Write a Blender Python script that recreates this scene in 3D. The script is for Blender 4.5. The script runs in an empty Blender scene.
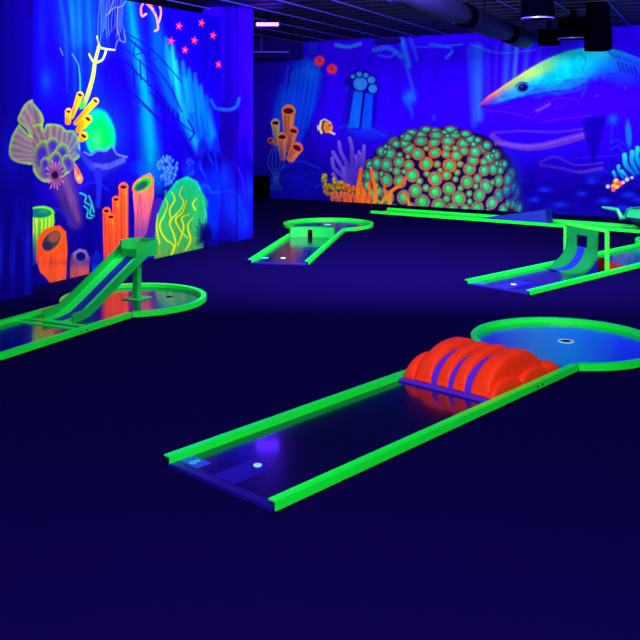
import bpy, bmesh, math, random
import numpy as np
from mathutils import Vector, Matrix

sc = bpy.context.scene
col = sc.collection
R = math.radians
random.seed(7)
rng = np.random.default_rng(11)

# ------------------------------------------------------------ camera
CAM_H, F, HZ = 1.75, 885.0, 114.0          # eye height (m), focal length (px), horizon row
cd = bpy.data.cameras.new('camera'); cam = bpy.data.objects.new('camera', cd); col.objects.link(cam)
cam.location = (0, 0, CAM_H); cam.rotation_euler = (R(90), 0, 0)
cd.sensor_width = 36; cd.lens = 36 * F / 640; cd.shift_y = -(320 - HZ) / 640
cd.clip_start = .05; cd.clip_end = 200
sc.camera = cam

# ------------------------------------------------------------ world, lights, exposure
w = bpy.data.worlds.new('world'); sc.world = w; w.use_nodes = True
w.node_tree.nodes['Background'].inputs[0].default_value = (.22, .10, 1, 1)
w.node_tree.nodes['Background'].inputs[1].default_value = .10
sc.view_settings.view_transform = 'Standard'; sc.view_settings.look = 'None'
sc.view_settings.exposure = 0; sc.view_settings.gamma = 1; sc.view_settings.use_curve_mapping = False

UV = (.78, .76, 1.0)                        # blacklight floods: what the paints give back under them

def area(name, loc, target, power, sx, sy, c=UV):
    l = bpy.data.lights.new(name, 'AREA'); l.shape = 'RECTANGLE'; l.size = sx; l.size_y = sy
    l.energy = power; l.color = c
    o = bpy.data.objects.new(name, l); col.objects.link(o); o.location = loc
    o.rotation_euler = (Vector(target) - Vector(loc)).to_track_quat('-Z', 'Y').to_euler()
    return o
area('blacklight_flood_back_wall', (.6, 8.0, 3.1), (1.0, 17.5, 2.0), 1180, 3.2, .5)
area('blacklight_flood_shark', (4.6, 6.8, 3.1), (5.4, 15, 2.0), 520, 3.0, .5)
area('blacklight_flood_left_mural', (.9, 6.6, 3.1), (-2.6, 10.4, 1.4), 62, 2.5, .5)
area('blacklight_flood_entrance', (.6, .2, 3.1), (1.1, 4.2, 0), 400, 4, 1.2)
area('blacklight_flood_centre', (2.2, 4.5, 3.15), (1.9, 9.5, 0), 40, 3, 1)
area('blacklight_fill_left_side', (-2.2, 2.2, 3.1), (-2.2, 6.8, 0), 75, 2, .8)  # unseen lamp, added to brighten the chute and the floor at left

# ------------------------------------------------------------ materials
def mat(name, c, rough=.5, spec=.5, coat=0, noise=None, metal=0, ior=0):
    m = bpy.data.materials.new(name); m.use_nodes = True; nt = m.node_tree
    b = nt.nodes['Principled BSDF']
    b.inputs['Base Color'].default_value = (*c, 1); b.inputs['Roughness'].default_value = rough
    b.inputs['Specular IOR Level'].default_value = spec; b.inputs['Metallic'].default_value = metal
    if ior: b.inputs['IOR'].default_value = ior
    if coat: b.inputs['Coat Weight'].default_value = coat; b.inputs['Coat Roughness'].default_value = .08
    if noise:
        sc_, amt = noise
        tc = nt.nodes.new('ShaderNodeTexCoord'); n = nt.nodes.new('ShaderNodeTexNoise')
        n.inputs['Scale'].default_value = sc_; n.inputs['Detail'].default_value = 5
        r = nt.nodes.new('ShaderNodeMixRGB'); r.blend_type = 'MIX'
        r.inputs[1].default_value = (*[v * (1 - amt) for v in c], 1); r.inputs[2].default_value = (*[min(1, v * (1 + amt)) for v in c], 1)
        nt.links.new(tc.outputs['Object'], n.inputs['Vector']); nt.links.new(n.outputs['Fac'], r.inputs[0])
        nt.links.new(r.outputs[0], b.inputs['Base Color'])
    return m
M = {}
M['rail'] = mat('neon_green_lacquer', (.004, .90, .03), .32, .30, noise=(6, .08))
M['green_dark'] = mat('dark_green_paint', (.0008, .15, .03), .5, .2, noise=(7, .12))
M['ceiling'] = mat('black_ceiling_paint', (.002, .0004, .03), .8, .05)
M['green'] = mat('green_painted_wood', (.003, .38, .045), .45, .3, noise=(7, .12))
M['green_bright'] = mat('bright_green_paint', (.008, .95, .07), .4, .3, noise=(7, .08))
M['post'] = mat('lime_green_post_paint', (.03, .72, .03), .4, .4)
M['board'] = mat('polished_dark_board', (.0004, .0003, .026), .19, .6, noise=(3, .3), coat=.5, ior=1.7)
M['board_reflect'] = mat('board_reflection_tint', (.14, .66, .74), .21, .5, metal=1)  # teal metal tint puts the shark's mirrored colour into the circle board
M['lip'] = mat('violet_start_strip', (.010, .001, .17), .35, .5)
M['mat_blue'] = mat('tee_mat_blue', (.010, .001, .26), .3, .5)
M['tag'] = mat('number_plate_blue', (.02, .06, .50), .4, .5)
M['glyph'] = mat('cyan_lettering', (.02, .65, .60), .4, .3)
M['white'] = mat('white_plastic', (.45, .95, .95), .4, .3)
M['black'] = mat('black_rubber', (.0002, .0001, .002), .9, .0)
M['blackgloss'] = mat('black_metal', (.00012, .00008, .0016), .95, .0)
M['orange'] = mat('fluorescent_orange_red', (1.0, .032, .003), .55, .15, noise=(14, .25))
M['purple'] = mat('violet_base_plate', (.07, .012, .52), .5, .3)
M['blue'] = mat('cobalt_blue_paint', (.004, .016, .28), .5, .25)
M['teal'] = mat('dark_teal_net', (.004, .02, .09), .7, .2, noise=(40, .5))
M['mint'] = mat('mint_green_paint', (.01, .50, .16), .4, .4)
M['red'] = mat('red_paint', (.30, .010, .005), .5, .3)
M['duct'] = mat('dark_duct_metal', (.0015, .0008, .020), .55, .10, noise=(5, .3))
M['slat'] = mat('dark_ceiling_slat', (.002, .0006, .022), .6, .15)
M['gridrail'] = mat('ceiling_rail_metal', (.04, .03, .42), .4, .4)
M['soffit'] = mat('dark_soffit_paint', (.008, .001, .16), .8, .05)
M['carpet'] = mat('navy_carpet', (.0030, .0010, .040), 1.0, .0, noise=(90, .22))

def emis(name, c, s):
    m = bpy.data.materials.new(name); m.use_nodes = True; b = m.node_tree.nodes['Principled BSDF']
    b.inputs['Base Color'].default_value = (*c, 1); b.inputs['Emission Color'].default_value = (*c, 1)
    b.inputs['Emission Strength'].default_value = s
    return m
M['led'] = emis('ultraviolet_led', (.10, .015, 1.0), 50)

def paint_material(name):
    m = bpy.data.materials.new(name); m.use_nodes = True; nt = m.node_tree; b = nt.nodes['Principled BSDF']
    a = nt.nodes.new('ShaderNodeAttribute'); a.attribute_name = 'paint'
    nt.links.new(a.outputs['Color'], b.inputs['Base Color'])
    b.inputs['Roughness'].default_value = 1; b.inputs['Specular IOR Level'].default_value = 0
    return m

# ------------------------------------------------------------ object helpers
def obj(name, bm, m, parent=None, smooth=False):
    me = bpy.data.meshes.new(name)
    bmesh.ops.recalc_face_normals(bm, faces=bm.faces)
    bm.to_mesh(me); bm.free()
    for x in (m if isinstance(m, (list, tuple)) else [m]): me.materials.append(x)
    if smooth:
        for p in me.polygons: p.use_smooth = True
    o = bpy.data.objects.new(name, me); col.objects.link(o)
    if parent: o.parent = parent
    return o
def tag(o, label=None, cat=None, group=None, kind=None):
    if label: o['label'] = label
    if cat: o['category'] = cat
    if group: o['group'] = group
    if kind: o['kind'] = kind
    return o
def thing(name, label, cat, loc, rz=0, group=None):
    o = bpy.data.objects.new(name, None); col.objects.link(o); o.empty_display_size = .1
    o.location = loc; o.rotation_euler = (0, 0, rz)
    return tag(o, label, cat, group)
def bx(bm, x0, x1, y0, y1, z0, z1, bev=0):
    r = bmesh.ops.create_cube(bm, size=1, matrix=Matrix.Translation(((x0+x1)/2, (y0+y1)/2, (z0+z1)/2)) @ Matrix.Diagonal((x1-x0, y1-y0, z1-z0, 1)))
    if bev:
        es = list({e for v in r['verts'] for e in v.link_edges})
        bmesh.ops.bevel(bm, geom=es, offset=bev, segments=2, affect='EDGES', profile=.5)
    return bm
def NB(): return bmesh.new()
def prism(bm, pts, z0, z1):
    a = [bm.verts.new((x, y, z0)) for x, y in pts]; b = [bm.verts.new((x, y, z1)) for x, y in pts]
    n = len(pts)
    bm.faces.new(a[::-1]); bm.faces.new(b)
    for i in range(n): bm.faces.new((a[i], a[(i+1) % n], b[(i+1) % n], b[i]))
    return bm
def extr_xz(bm, pts, y0, y1):                                    # side profile in x-z, extruded across y
    a = [bm.verts.new((x, y0, z)) for x, z in pts]; b = [bm.verts.new((x, y1, z)) for x, z in pts]
    n = len(pts); bm.faces.new(a); bm.faces.new(b[::-1])
    for i in range(n): bm.faces.new((a[i], b[i], b[(i+1) % n], a[(i+1) % n]))
    return bm
def cyl(bm, p0, p1, r0, r1=None, seg=20, caps=True):
    p0, p1 = Vector(p0), Vector(p1); r1 = r0 if r1 is None else r1; d = p1 - p0
    mt = Matrix.Translation((p0+p1)/2) @ d.to_track_quat('Z', 'Y').to_matrix().to_4x4()
    bmesh.ops.create_cone(bm, cap_ends=caps, segments=seg, radius1=r0, radius2=r1, depth=d.length, matrix=mt)
    return bm
def sweep(bm, path, prof, closed=False):                         # prof: (lateral, z); lateral + = left of travel
    n = len(path); rings = []
    for i, p in enumerate(path):
        p = Vector(p)
        a = Vector(path[i-1]) if (i > 0 or closed) else None
        b = Vector(path[(i+1) % n]) if (i < n-1 or closed) else None
        d1 = (p-a).normalized() if a is not None else None; d2 = (b-p).normalized() if b is not None else None
        if d1 is None: d1 = d2
        if d2 is None: d2 = d1
        n1 = Vector((-d1.y, d1.x)); n2 = Vector((-d2.y, d2.x)); mm = (n1+n2).normalized(); k = 1 / max(.4, mm.dot(n1))
        rings.append([bm.verts.new((p.x + mm.x*k*l, p.y + mm.y*k*l, z)) for l, z in prof])
    m = len(prof)
    for i in range(n if closed else n-1):
        A, B = rings[i], rings[(i+1) % n]
        for j in range(m): bm.faces.new((A[j], A[(j+1) % m], B[(j+1) % m], B[j]))
    if not closed: bm.faces.new(rings[0][::-1]); bm.faces.new(rings[-1])
    return bm
def tube(bm, pts, r, seg=8):
    pts = [Vector(p) for p in pts]; rings = []
    for i, p in enumerate(pts):
        d = (pts[min(i+1, len(pts)-1)] - pts[max(i-1, 0)]).normalized()
        q = d.to_track_quat('Z', 'Y'); rr = r[i] if isinstance(r, (list, tuple)) else r
        rings.append([bm.verts.new(p + q @ Vector((rr*math.cos(2*math.pi*k/seg), rr*math.sin(2*math.pi*k/seg), 0))) for k in range(seg)])
    for A, B in zip(rings, rings[1:]):
        for k in range(seg): bm.faces.new((A[k], A[(k+1) % seg], B[(k+1) % seg], B[k]))
    bm.faces.new(rings[0][::-1]); bm.faces.new(rings[-1])
    return bm
def lathe(bm, prof, seg=32, ctr=(0, 0, 0)):
    rings = []
    for r, z in prof:
        rings.append([bm.verts.new((ctr[0]+r*math.cos(2*math.pi*k/seg), ctr[1]+r*math.sin(2*math.pi*k/seg), ctr[2]+z)) for k in range(seg)])
    for A, B in zip(rings, rings[1:]):
        for k in range(seg): bm.faces.new((A[k], A[(k+1) % seg], B[(k+1) % seg], B[k]))
    return bm, rings

# ------------------------------------------------------------ mural painting: a colour per mesh point of a flat panel
S8 = lambda c: np.array(c, float) / 255
def lin(c): return np.where(c <= .04045, c/12.92, ((np.clip(c, 0, 1)+.055)/1.055)**2.4)
def smooth(pts, n=6):
    P = np.array(pts, float)
    if len(P) < 3: return P
    Q = np.vstack([2*P[0]-P[1], P, 2*P[-1]-P[-2]]); out = []
    for i in range(1, len(Q)-2):
        a, b, c, d = Q[i-1:i+3]
        for t in np.linspace(0, 1, n, endpoint=False):
            out.append(.5*((2*b)+(-a+c)*t+(2*a-5*b+4*c-d)*t*t+(-a+3*b-3*c+d)*t**3))
    out.append(P[-1]); return np.array(out)
def vnoise(U, V, sx, sy, seed):
    g = np.random.default_rng(seed).random((97, 97)); x = U/sx; y = V/sy
    xi = np.floor(x).astype(int); yi = np.floor(y).astype(int); fx = x-xi; fy = y-yi
    fx = fx*fx*(3-2*fx); fy = fy*fy*(3-2*fy); a = lambda i, j: g[(yi+j) % 97, (xi+i) % 97]
    return (a(0,0)*(1-fx)+a(1,0)*fx)*(1-fy)+(a(0,1)*(1-fx)+a(1,1)*fx)*fy
def fnoise(U, V, sx, sy, seed):
    return .55*vnoise(U, V, sx, sy, seed)+.3*vnoise(U, V, sx/2.1, sy/2.1, seed+1)+.15*vnoise(U, V, sx/4.3, sy/4.3, seed+2)

class Panel:
    """Flat wall panel from a to b (plan), z0..z1. U,V: camera image coordinates of each wall point, in which the motifs are drawn."""
    def __init__(s, a, b, z0, z1, res):
        a = np.array(a, float); b = np.array(b, float); L = np.hypot(*(b-a)); s.a, s.b, s.z0, s.z1 = a, b, z0, z1
        s.ns = int(L/res)+1; s.nz = int((z1-z0)/res)+1
        t = np.linspace(0, 1, s.ns); z = np.linspace(z0, z1, s.nz)
        X = a[0]+(b[0]-a[0])*t; Y = a[1]+(b[1]-a[1])*t
        s.X = np.broadcast_to(X, (s.nz, s.ns)); s.Y = np.broadcast_to(Y, (s.nz, s.ns)); s.Z = np.broadcast_to(z[:, None], (s.nz, s.ns))
        s.U = 320+F*s.X/s.Y; s.V = HZ+F*(CAM_H-s.Z)/s.Y
        s.C = np.zeros((s.nz, s.ns, 3)); s.urow = s.U[0]
    def win(s, u0, u1):
        i = np.searchsorted(s.urow, u0); j = np.searchsorted(s.urow, u1)
        return slice(max(0, i-1), min(s.ns, j+1))
    def blend(s, w_, a, c):
        a = np.clip(a, 0, 1)[..., None]; c = S8(c) if not isinstance(c, np.ndarray) or c.ndim == 1 and c.max() > 1.01 else c
        s.C[:, w_] = s.C[:, w_]*(1-a)+c*a
    def stroke(s, pts, wd, c, a=1, soft=.8, sm=True, c2=None):
        P = smooth(pts) if sm else np.array(pts, float)
        W = np.interp(np.linspace(0, 1, len(P)), np.linspace(0, 1, len(wd)), wd) if isinstance(wd, (list, tuple)) else np.full(len(P), float(wd))
        m = W.max()+soft*2+1; w_ = s.win(P[:, 0].min()-m, P[:, 0].max()+m)
        U, V = s.U[:, w_], s.V[:, w_]
        if U.size == 0: return
        best = np.full(U.shape, -1e9); T = np.zeros(U.shape)
        for i in range(len(P)-1):
            d = P[i+1]-P[i]; l = d@d+1e-9
            t = np.clip(((U-P[i,0])*d[0]+(V-P[i,1])*d[1])/l, 0, 1)
            v = (W[i]*(1-t)+W[i+1]*t)/2-np.hypot(U-P[i,0]-t*d[0], V-P[i,1]-t*d[1])
            k = v > best; best = np.where(k, v, best); T = np.where(k, (i+t)/(len(P)-1), T)
        al = np.clip(best/soft+.5, 0, 1)*a
        cc = S8(c) if c2 is None else S8(c)*(1-T[..., None])+S8(c2)*T[..., None]
        s.blend(w_, al, cc)
    def poly(s, pts, c, a=1, soft=.8, sm=False, fn=None):
        P = smooth(list(pts)+[pts[0]]) if sm else np.array(list(pts)+[pts[0]], float)
        w_ = s.win(P[:, 0].min()-soft*2-1, P[:, 0].max()+soft*2+1); U, V = s.U[:, w_], s.V[:, w_]
        if U.size == 0: return
        ins = np.zeros(U.shape, bool); dist = np.full(U.shape, 1e9)
        for i in range(len(P)-1):
            (x0, y0), (x1, y1) = P[i], P[i+1]; d = P[i+1]-P[i]; l = d@d+1e-9
            t = np.clip(((U-x0)*d[0]+(V-y0)*d[1])/l, 0, 1); dist = np.minimum(dist, np.hypot(U-x0-t*d[0], V-y0-t*d[1]))
            if y0 != y1: ins ^= ((V >= min(y0, y1)) & (V < max(y0, y1)) & (U < x0+(V-y0)*(x1-x0)/(y1-y0)))
        sd = np.where(ins, dist, -dist); al = np.clip(sd/soft+.5, 0, 1)*a
        s.blend(w_, al, S8(c) if fn is None else fn(U, V, sd))
    def ell(s, x, y, rx, ry, c, rot=0, a=1, soft=.8, fn=None, glow=False):
        m = max(rx, ry)*(2.2 if glow else 1)+2; w_ = s.win(x-m, x+m); U, V = s.U[:, w_]-x, s.V[:, w_]-y
        if U.size == 0: return
        cr, sr = math.cos(R(rot)), math.sin(R(rot)); A = U*cr+V*sr; B = -U*sr+V*cr; q = np.hypot(A/rx, B/ry)
        al = np.exp(-q*q*1.2)*a if glow else np.clip((1-q)*min(rx, ry)/soft+.5, 0, 1)*a
        s.blend(w_, al, S8(c) if fn is None else fn(A/rx, B/ry, q))
    def glow(s, x, y, rx, ry, c, a=1, rot=0): s.ell(x, y, rx, ry, c, rot, a, glow=True)
    def build(s, name, parent=None, thick=.03, m=None):
        n = s.ns*s.nz; co = np.stack([s.X, s.Y, s.Z], -1).reshape(-1, 3)
        nrm = np.array([(s.b-s.a)[1], -(s.b-s.a)[0], 0]); nrm = nrm/np.linalg.norm(nrm)       # to the viewer's side
        i, j = np.meshgrid(np.arange(s.nz-1), np.arange(s.ns-1), indexing='ij'); k = (i*s.ns+j).ravel()
        faces = np.stack([k, k+1, k+1+s.ns, k+s.ns], -1)
        # solid back and edges of the panel
        c4 = [0, s.ns-1, n-1, n-s.ns]; back = co[c4]-nrm*thick; co = np.vstack([co, back])
        extra = [[n, n+3, n+2, n+1]]
        sides = [list(range(0, s.ns))+[n+1, n], list(range(s.ns-1, n, s.ns))+[n+2, n+1], list(range(n-1, n-s.ns-1, -1))+[n+3, n+2], list(range(n-s.ns, -1, -s.ns))+[n, n+3]]
        polys = extra+[x[::-1] for x in sides]
        me = bpy.data.meshes.new(name); me.vertices.add(len(co)); me.vertices.foreach_set('co', co.ravel().astype(np.float32))
        lp = np.concatenate([faces.ravel()]+[np.array(p) for p in polys]); sizes = np.concatenate([np.full(len(faces), 4)]+[[len(p)] for p in polys])
        me.loops.add(len(lp)); me.loops.foreach_set('vertex_index', lp.astype(np.int32))
        me.polygons.add(len(sizes)); st = np.concatenate([[0], np.cumsum(sizes)[:-1]])
        me.polygons.foreach_set('loop_start', st.astype(np.int32)); me.polygons.foreach_set('loop_total', sizes.astype(np.int32))
        me.update(calc_edges=True); me.validate()
        at = me.attributes.new('paint', 'FLOAT_COLOR', 'POINT'); cc = np.zeros((len(me.vertices), 4), np.float32); cc[:, 3] = 1
        cc[:n, :3] = lin(s.C.reshape(-1, 3)); cc[n:, :3] = (.002, .001, .03); at.data.foreach_set('color', cc.ravel())
        me.materials.append(m or paint_material(name+'_paint'))
        o = bpy.data.objects.new(name, me); col.objects.link(o); o.parent = parent
        return o

def gp(u, v, z=0):
    Y = F*(CAM_H-z)/(v-HZ); return ((u-320)/F*Y, Y)
def mixc(a, b, t): t = t[..., None]; return S8(a)*(1-t)+S8(b)*t

def tube_coral(p, x0, y0, x1, y1, w0, w1, c_hi, c_lo, hole=(20, 10, 50), tilt=0, rim=None):
    """painted tube coral: foot (x0,y0), mouth (x1,y1)"""
    p.stroke([(x0, y0), (x1, y1)], [w0, w1], c_lo, sm=False, c2=c_hi)
    d = np.array([x1-x0, y1-y0], float); d /= np.hypot(*d); nn = np.array([-d[1], d[0]])
    for q, cc, al in ((-.26, (40, 10, 60), .35), (.22, (255, 220, 120), .28), (.02, (90, 20, 40), .22)):
        p.stroke([(x0+nn[0]*q*w0, y0+nn[1]*q*w0), (x1+nn[0]*q*w1, y1+nn[1]*q*w1)], .14*w1, cc, a=al, sm=False)
    an = math.degrees(math.atan2(nn[1], nn[0]))+tilt
    p.ell(x1, y1, w1*.52, w1*.34, rim or c_hi, rot=an); p.ell(x1, y1, w1*.36, w1*.21, hole, rot=an)

# ============================================================ THE SETTING
MURAL_A, MURAL_B = (-2.985, 8.80), (-1.338, 11.91)
NEAR_A, NEAR_B = (-3.90, 6.22), (-2.79, 8.60)
BACK_A, BACK_B = (-3.0, 19.63), (8.6, 12.834)

b = NB(); bx(b, -9, 12, -3, 24, -.1, 0); tag(obj('floor', b, M['carpet']), kind='structure')
b = NB(); bx(b, -9, 12, 5, 24, 3.34, 3.44); tag(obj('ceiling', b, M['ceiling']), kind='structure')
u = Vector((math.cos(R(66)), math.sin(R(66)))); v = Vector((u.y, -u.x))       # room axes
def ur_box(b, p, l, wd, z0, z1, d=u):                              # box starting at p, long l along d, wide wd to its right
    n = Vector((d.y, -d.x)); p = Vector(p); q = [p, p+d*l, p+d*l+n*wd, p+n*wd]
    return prism(b, [(x.x, x.y) for x in q], z0, z1)
# hanging ceiling raster: long rails and broad slats across them
b = NB(); base = Vector((-.395, 11.67)) - u*3
for k in range(-6, 14): ur_box(b, base+v*(.64*k), 12.5, .016, 3.20, 3.214)
o = tag(obj('trim_1', b, M['gridrail']), kind='structure')
b = NB()
for k in range(0, 30):
    p = base+u*(.41*k)-v*5
    ur_box(b, p, 15, .27, 3.235, 3.25, d=v)
tag(obj('trim_2', b, M['slat']), kind='structure')

# back wall with the shark mural --------------------------------------------
bw = Panel(BACK_A, BACK_B, 0.0, 3.30, .0125)
U, V = bw.U, bw.V
n1 = fnoise(U, V, 60, 90, 1); n2 = fnoise(U, V, 14, 70, 5); n3 = fnoise(U, V, 40, 12, 9)
base_ = np.zeros(U.shape+(3,))
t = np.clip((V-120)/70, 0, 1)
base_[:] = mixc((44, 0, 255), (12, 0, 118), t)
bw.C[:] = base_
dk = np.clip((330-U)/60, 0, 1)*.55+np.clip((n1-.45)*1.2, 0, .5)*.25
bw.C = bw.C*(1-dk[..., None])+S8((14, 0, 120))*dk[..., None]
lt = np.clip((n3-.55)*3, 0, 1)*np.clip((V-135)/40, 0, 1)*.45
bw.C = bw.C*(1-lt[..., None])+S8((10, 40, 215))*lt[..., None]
# light falling through the water (painted), top edge swirls
for x0, x1, wd, y0, y1, a_, c_ in [(470, 474, 7, 50, 125, .6, (30, 90, 255)), (478, 479, 10, 48, 118, .8, (40, 110, 255)), (488, 488, 5, 52, 110, .35, (60, 80, 255)),
        (508, 505, 8, 42, 88, .75, (50, 90, 250)), (517, 514, 5, 42, 80, .8, (60, 130, 250)), (528, 525, 6, 40, 72, .6, (60, 90, 255)), (497, 495, 4, 44, 92, .3, (70, 70, 255)),
        (540, 538, 6, 40, 62, .3, (70, 80, 255)), (402, 409, 6, 40, 66, .75, (30, 140, 255)), (411, 417, 4, 40, 60, .5, (30, 120, 255)), (407, 414, 4, 64, 92, .4, (30, 90, 250))]:
    bw.stroke([(x0, y0), (x1, y1)], [wd, wd*.8], c_, a=a_, soft=wd*.6, sm=False)
for pts, wd, a_ in [([(336, 45), (348, 47), (360, 44)], 4, .8), ([(374, 50), (388, 48), (402, 56)], 5, .6), ([(378, 55), (390, 57), (396, 52)], 2, .6), ([(415, 47), (440, 47), (452, 49), (449, 56)], 1.6, .5),
        ([(446, 58), (452, 52)], 3, .6), ([(470, 44), (500, 53), (535, 50)], 2, .5), ([(430, 44), (447, 46), (462, 44)], 2.4, .6), ([(400, 57), (407, 70), (415, 100)], 2, .4)]:
    bw.stroke(pts, wd, (40, 140, 240), a=a_, soft=1.5)
bw.glow(410, 97, 6, 8, (20, 130, 245), .9); bw.stroke([(405, 98), (411, 110), (412, 118)], [6, 1], (20, 100, 245), a=.6, soft=2); bw.ell(434, 118, 2.5, 4, (40, 60, 240), a=.5)
# ghostly rock pillar, left
bw.poly([(293, 64), (303, 58), (320, 62), (323, 75), (317, 104), (305, 134), (296, 152), (275, 150), (272, 122), (276, 100), (282, 82), (284, 92), (291, 84)], (0, 62, 228), soft=4, a=.85)
for x in range(288, 322, 5): bw.stroke([(x, 66+(x % 7)), (x-5, 100), (x-10, 128)], [3, 1], (20, 120, 250), a=.45, soft=2)
bw.glow(288, 104, 14, 26, (0, 80, 245), .5); bw.glow(310, 70, 9, 12, (20, 110, 250), .6)
for x, y, rx, ry in [(285, 190, 34, 16), (312, 182, 22, 10), (300, 172, 24, 12), (330, 190, 18, 10)]:
    bw.ell(x, y, rx, ry, (12, 8, 165), a=.6, soft=4); bw.stroke([(x-rx*.8, y-ry*.3), (x, y-ry*.9), (x+rx*.8, y-ry*.3)], 1.6, (10, 70, 220), a=.6, soft=1.6)
for k in range(5): bw.stroke([(272+k*2, 148), (268+k*4, 163), (274+k, 178), (270+k*3, 190)], .8, (30, 110, 150), a=.7)
bw.poly([(309, 34), (317, 34), (317, 54), (309, 54)], (10, 50, 225), a=.7)
# balls
for x, y in ((319.5, 61), (332, 69)):
    bw.ell(x, y, 5.3, 5.3, (255, 45, 120)); bw.ell(x, y, 4.1, 4.1, (245, 30, 50))
    for k in range(7): bw.ell(x+2.8*math.cos(k*2.4), y+2.8*math.sin(k*2.4), .9, .8, (255, 120, 120), a=.7)
# arched window of the drowned church
bw.poly([(345, 128), (348, 92), (349, 80), (355, 72), (364, 70), (373, 76), (378, 88), (375, 128)], (16, 0, 175), soft=4, a=.7)
for P_, c_ in [([(354, 91), (363, 92), (359, 128), (348, 128)], (10, 110, 250)), ([(365.5, 93), (373, 94), (371, 129), (361, 129)], (6, 84, 250)), ([(347, 92), (352, 92), (346, 126), (342, 126)], (26, 10, 200))]:
    bw.poly(P_, c_, soft=1.4, a=.95); 
for x, y, r_ in [(360.4, 83.5, 7), (359.3, 74.2, 2.9), (365.9, 75.3, 2.7), (371.4, 80, 3.9), (372.9, 88.7, 4.5), (353, 76.4, 2.3)]:
    bw.ell(x, y, r_+1, r_+1, (8, 0, 110)); bw.ell(x, y, r_, r_, (40, 130, 245)); bw.glow(x-r_*.2, y, r_*.5, r_*.6, (80, 170, 250), .6)
bw.ell(348, 82, 3.4, 4.4, (20, 6, 170)); bw.ell(347, 89, 2.6, 3, (30, 40, 210), a=.6); bw.stroke([(364, 92), (360, 128)], 1.5, (8, 0, 110), sm=False)
bw.glow(370, 134, 22, 6, (14, 60, 220), .6); bw.stroke([(338, 128), (348, 126), (352, 132), (372, 130), (384, 136)], 2.4, (14, 80, 230), a=.5, soft=2)
# tube sponge cluster
for a_ in [(276, 146, 270.5, 140.5, 3, 6, (200, 90, 70), (90, 50, 110)), (277, 143, 275.5, 123, 5, 9, (210, 170, 90), (120, 130, 120)), (288, 140, 288.5, 111, 8, 13.5, (255, 125, 30), (190, 120, 110)),
           (283, 158, 282, 137, 6, 10, (240, 130, 60), (120, 80, 120)), (289, 150, 293.5, 131, 6, 9.5, (250, 110, 60), (170, 80, 90)), (291, 158, 297, 148, 9, 12, (255, 110, 60), (220, 110, 80))]:
    tube_coral(bw, *a_, hole=(60, 0, 50))
# little fish
bw.ell(326, 127.5, 7, 5.6, (255, 150, 40), rot=10); bw.glow(328, 128, 3, 3, (255, 120, 60), .8); bw.stroke([(321, 122), (319.5, 128), (321.5, 133)], 2, (245, 240, 170))
bw.stroke([(323.5, 121.5), (322.5, 128), (324.5, 133)], 1.5, (40, 20, 60)); bw.poly([(317, 124.5), (320, 127.5), (317.5, 131)], (235, 230, 190)); bw.stroke([(330, 132), (334.5, 134)], 2, (235, 235, 200))
bw.stroke([(321, 121), (325, 119.6), (331, 123)], 1.4, (240, 240, 120)); bw.ell(329.5, 125.5, .8, .8, (10, 0, 40))
# lilac finger coral
for P_ in [[(352, 190), (342, 176), (334, 168), (332, 158)], [(350, 184), (341, 166), (333, 152)], [(352, 186), (347, 165), (341, 152), (339, 142)], [(354, 186), (352, 160), (352, 148), (349.5, 138)], [(356, 182), (357, 164), (356, 156)],
           [(357, 180), (363, 162), (364, 146)], [(354, 186), (345, 178), (344, 168)], [(350, 190), (338, 182), (333, 174)], [(358, 170), (361, 158), (359, 152)]]:
    bw.stroke(P_, [5, 4, 3.6], (62, 38, 178), c2=(118, 84, 206))
# mustard and orange cluster
for k in range(90):
    q = rng.random(); x = 322+q*35; top = 174+q*15; y = top+rng.random()*(204-top); 
    if x < 333 and y > 190+ (x-322)*.9: continue
    f_ = (y-top)/(205-top); c_ = (205-30*f_, 175-85*f_, 30+30*f_) if x < 343 else (240-60*f_, 130-60*f_, 30+60*f_)
    bw.ell(x, y, 2.1, 2.5, tuple(.55*v_ for v_ in c_)); bw.ell(x, y-.4, 1.6, 1.9, c_)
for x in range(332, 357, 4): bw.stroke([(x, 204), (x+.5, 193)], [3, 2.4], (170, 60, 80), c2=(235, 110, 60), sm=False)
# brain coral dome
dome = [(352, 203), (356, 188), (364, 170), (374, 153), (388, 142), (404, 134), (424, 128.5), (444, 127), (466, 129.5), (486, 136), (500, 146), (511, 160), (518, 176), (521.5, 194), (520, 214), (440, 211), (356, 207)]
bw.poly(dome, (16, 8, 62), soft=2.5)
cells = []; pts3 = np.zeros((0, 3)); rad3 = np.zeros(0)
for lo, hi, tries in ((.078, .092, 5000), (.058, .072, 5000), (.036, .048, 4000)):
    for it in range(tries):
        w3 = rng.normal(size=3); w3 /= np.linalg.norm(w3); w3[1] = abs(w3[1]); w3[2] = abs(w3[2])       # front quarter of a globe
        if w3[1] < .10 or w3[2] > .985: continue
        r3 = lo+(hi-lo)*rng.random()
        if len(pts3) == 0 or (np.sqrt(((pts3-w3)**2).sum(1)) > .93*(rad3+r3)).all(): pts3 = np.vstack([pts3, w3]); rad3 = np.append(rad3, r3)
for w3, r3 in zip(pts3, rad3):
    fx = max(.40, math.sqrt(max(0, 1-w3[0]**2*.86))); fy = max(.5, math.sqrt(max(0, 1-w3[2]**2*.8)))
    cells.append((437+83*w3[0], 212-84*w3[2], 84*r3*fx*1.04, 88*r3*fy*1.04, rng.random()))
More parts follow.
